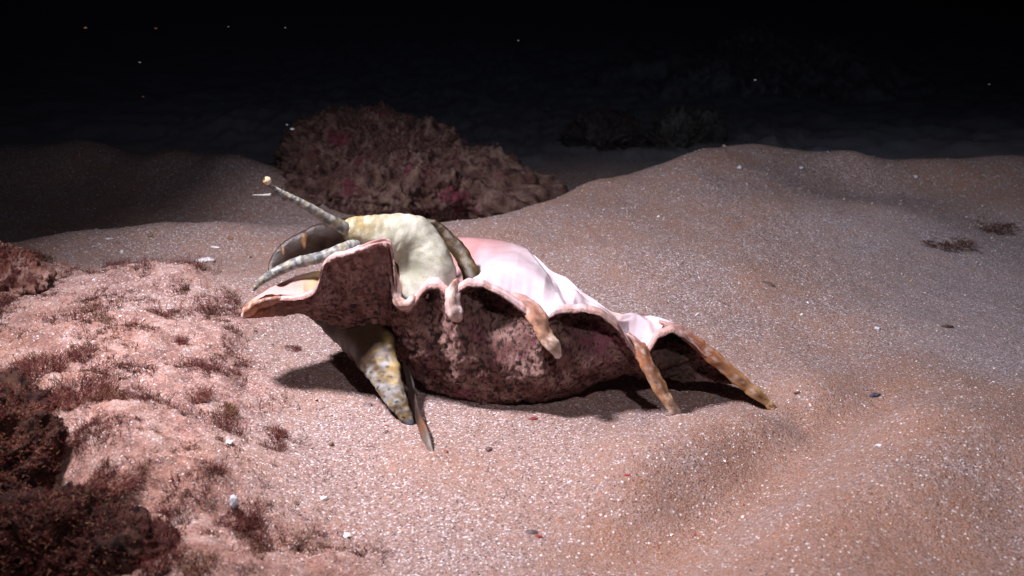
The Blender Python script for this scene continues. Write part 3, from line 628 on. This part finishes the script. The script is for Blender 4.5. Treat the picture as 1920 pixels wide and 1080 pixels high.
vx = jit[:, :, 0] * ca[:, None] - jit[:, :, 1] * sa[:, None]; vy = jit[:, :, 0] * sa[:, None] + jit[:, :, 1] * ca[:, None]; vz = jit[:, :, 2] + vx * tl[:, None]
Vc = np.stack([vx, vy, vz], -1) * size[:, None, None] + np.stack([x, y, z], 1)[:, None]
pal = np.array([(.80, .76, .77), (.70, .62, .60), (.86, .82, .82), (.55, .38, .30), (.5, .26, .15), (.30, .28, .34), (.10, .07, .07), (.30, .05, .05)])
ci = r.choice(8, n, p=[.20, .20, .11, .20, .10, .09, .08, .02]); Cc = np.repeat(pal[ci], 6, 0)
tag(build('shell_grit', Vc.reshape(-1, 3), (OFc[None] + (np.arange(n) * 6)[:, None, None]).reshape(-1, 3), CHIP, cols=Cc, smooth=False), 'loose pale and dark shell grit scattered over the sand', 'gravel', kind='stuff')

# ------------------------------------------------------------------ countable bits lying on the sand
def bit(name, px_, py_, rad, colr, lab, cat, seed, flatz=.6, rough=.35, grp=None, rot=0, ax=1.0, lift=.3):
    D, Fc = ICO[3]; p = gpos(px_, py_)
    V = D * (1 + rough * fbm(D * 1.4 + seed * 7.7, 4))[:, None] * np.array([rad * ax, rad, rad * flatz])
    c_, s_ = math.cos(rot), math.sin(rot); V = V @ np.array([[c_, s_, 0], [-s_, c_, 0], [0, 0, 1]])
    V = V + p + (0, 0, rad * flatz * lift); C = mix(colr, np.array(colr) * .55, sm(-.2, .6, fbm(V * 6, 3)))
    return tag(build(name, V, Fc, CHIP, origin=p, cols=C), lab, cat, grp)
WHT = (.82, .78, .77)
FR = 'loose bits lying on the sand'
bit('shell_fragment', 386, 492, .24, WHT, 'largest white shell fragment, on the sand left of the eyestalks', 'shell fragment', 1, .6, .6, FR, .5, 1.5)
bit('shell_fragment', 404, 464, .10, WHT, 'small white flake just above the largest white fragment', 'shell fragment', 2, .4, .4, FR, -.4, 2.2)
bit('shell_fragment', 229, 474, .09, WHT, 'thin whitish chip on the left sand ridge', 'shell fragment', 3, 1.2, .4, FR)
bit('shell_fragment', 205, 448, .09, WHT, 'flat white sliver near the crest of the left sand ridge', 'shell fragment', 4, .4, .4, FR, 0, 2)
bit('pebble', 432, 447, .13, (.40, .2, .1), 'orange brown pebble on the sand behind the largest white fragment', 'pebble', 5, .5, .3, FR)
bit('pebble', 282, 442, .12, (.28, .18, .1), 'brown pebble on the middle of the left sand ridge', 'pebble', 6, .5, .3, FR)
bit('shell_fragment', 430, 832, .10, WHT, 'bright white chip on the shelf between algae tufts', 'shell fragment', 7, .9, .4, FR)
bit('shell_fragment', 440, 955, .11, (.66, .70, .76), 'pale bluish pointed chip sticking out of a dark red tuft', 'shell fragment', 8, 1.5, .4, FR, lift=1.2)
bit('shell_fragment', 607, 935, .09, WHT, 'white curved chip on the sand right of the shelf', 'shell fragment', 9, .6, .4, FR)
bit('shell_fragment', 651, 1006, .10, WHT, 'white chip near the bottom centre left of the photo', 'shell fragment', 10, .6, .4, FR)
bit('pebble', 836, 848, .07, (.32, .10, .06), 'small red brown pebble right of the claw tip', 'pebble', 11, .7, .3, FR)
bit('pebble', 916, 844, .09, (.15, .09, .09), 'dark round pebble on the sand in front of the conch', 'pebble', 12, .8, .3, FR)
bit('pebble', 622, 835, .07, (.18, .11, .06), 'dark brown pebble left of the claw tip', 'pebble', 13, 1.2, .3, FR)
bit('pebble', 1010, 1006, .055, (.30, .03, .02), 'bright red sliver on the sand at the bottom centre', 'pebble', 14, .5, .3, FR, -.3, 2.0)
bit('pebble', 997, 998, .09, (.10, .07, .07), 'dark flat chip touching the bright red sliver', 'pebble', 15, .4, .3, FR, -.2, 1.8)
bit('pebble', 1176, 891, .04, (.40, .03, .03), 'tiny red splinter on the sand below the long orange spine', 'pebble', 16, .5, .3, FR, 0, 2.2)
bit('pebble', 1000, 786, .08, (.22, .03, .03), 'crimson speck in the shade in front of the conch', 'pebble', 17, .6, .3, FR, 0, 1.6)
bit('twig', 1440, 532, .08, (.10, .07, .06), 'short dark splinter lying on the sand behind the longest spine', 'debris', 18, .6, .2, FR, -.9, 4.0)
bit('twig', 1496, 737, .05, (.12, .06, .06), 'thin dark sliver beside the tip of the longest spine', 'debris', 19, .6, .2, FR, 0, 3.0)
bit('pebble', 1640, 742, .08, (.08, .08, .12), 'cluster of blackish chips on the crest of the right sand dune', 'pebble', 20, .6, .9, FR, .4, 2)
bit('pebble', 1775, 613, .10, (.12, .07, .05), 'dark flat bit on the grey sand at the right', 'pebble', 21, .5, .4, FR, .1, 2)
bit('shell_fragment', 1645, 617, .10, (.7, .7, .76), 'pale grey lump on the sand right of the conch', 'shell fragment', 22, .6, .4, FR)
bit('shell_fragment', 1648, 836, .07, WHT, 'white chip on the right sand dune below its crest', 'shell fragment', 23, .5, .4, FR, .3, 1.5)
bit('shell_fragment', 1387, 315, .14, (.6, .6, .66), 'pale chip near the top of the far sand ridge', 'shell fragment', 24, .6, .4, FR)
bit('shell_fragment', 1503, 315, .12, (.6, .6, .66), 'pale chip on the upper right slope of the far sand ridge', 'shell fragment', 25, .6, .4, FR)
bit('shell_fragment', 1718, 332, .12, (.6, .6, .66), 'pale chip on the far slope at the right', 'shell fragment', 26, .6, .4, FR)
bit('pebble', 690, 760, .09, (.22, .16, .16), 'dull grey pebble left of the yellow blotched foot', 'pebble', 27, .5, .5, FR, 0, 1.8)
for (a_, b_, h, lab, sd) in [(1775,455,.9,'dark brown seaweed clump on the sand at the right, nearer one',1),(1850,425,1.0,'brown seaweed clump on the sand at the right, farther one',2)]:
    p = gpos(a_, b_); v, f, c = tuftmesh(160, h * .6, h * .9, 300 + sd, [(.12, .05, .035), (.18, .08, .05), (.09, .04, .03)], .022, 1.1); v = v * (1.3, 1.2, .4)
    tag(build('seaweed_clump', v + p, f, WEED, origin=p, cols=c), lab, 'seaweed', 'seaweed clumps on the right')
# specks drifting in the water
for i, (a_, b_, y_, s_, cc, lab) in enumerate([(160,52,46,.05,(.8,.45,.15),'brightest orange speck drifting in the black water, upper left'),(292,53,48,.045,(.4,.18,.1),'dim orange speck right of the brightest one'),
    (262,117,48,.04,(.5,.5,.6),'pale bluish speck drifting below the two orange specks'),(535,52,50,.03,(.3,.3,.3),'faint speck near the top of the black water'),
    (548,242,54,.075,(.8,.8,.85),'white speck drifting beside the top of the brown boulder'),(538,234,54,.045,(.6,.6,.65),'tiny speck just above the white speck by the boulder'),(268,181,50,.04,(.4,.2,.15),'tiny dull red speck in the dark, left'),(1416,150,55,.05,(.4,.4,.42),'faint speck in the dark above the sand ridge crest'),(1855,158,55,.04,(.35,.35,.38),'faint speck in the dark at the far right'),(428,50,50,.03,(.4,.35,.3),'faint speck between the dim orange one and the top centre'),(972,76,55,.035,(.35,.35,.38),'faint speck near the top centre of the dark water')]):
    c = W(a_, b_, y_); D, Fc = ICO[2]; V = D * (1 + .3 * fbm(D * 2 + i * 5, 2))[:, None] * (s_ * 1.5, s_, s_ * .7) + c
    tag(build('floating_speck', V, Fc, CHIP, origin=c, cols=np.tile(cc, (len(V), 1))), lab, 'particle', 'specks drifting in the water')

# ------------------------------------------------------------------ the water itself
def water_box():
    x0, x1, y0, y1, z0, z1 = -950, 950, -450, 1250, -110, 140
    V = [(x, y, z) for x in (x0, x1) for y in (y0, y1) for z in (z0, z1)]
    Fq = [(0, 1, 3, 2), (4, 6, 7, 5), (0, 4, 5, 1), (2, 3, 7, 6), (0, 2, 6, 4), (1, 5, 7, 3)]
    m = bpy.data.materials.new('sea water'); m.use_nodes = True; nt = m.node_tree; nt.nodes.remove(nt.nodes['Principled BSDF'])
    v = nt.nodes.new('ShaderNodeVolumePrincipled'); v.inputs['Density'].default_value = WATER
    v.inputs['Color'].default_value = (.0012, .0013, .0020, 1); v.inputs['Absorption Color'].default_value = (.24, .44, .58, 1)
    nt.links.new(v.outputs[0], nt.nodes['Material Output'].inputs['Volume'])
    tag(build('haze', V, Fq, m, smooth=False), 'dark clear sea water', 'water', kind='stuff')
WATER = 1.5
water_box()

for o in bpy.data.objects:
    if '_o' in o: del o['_o']
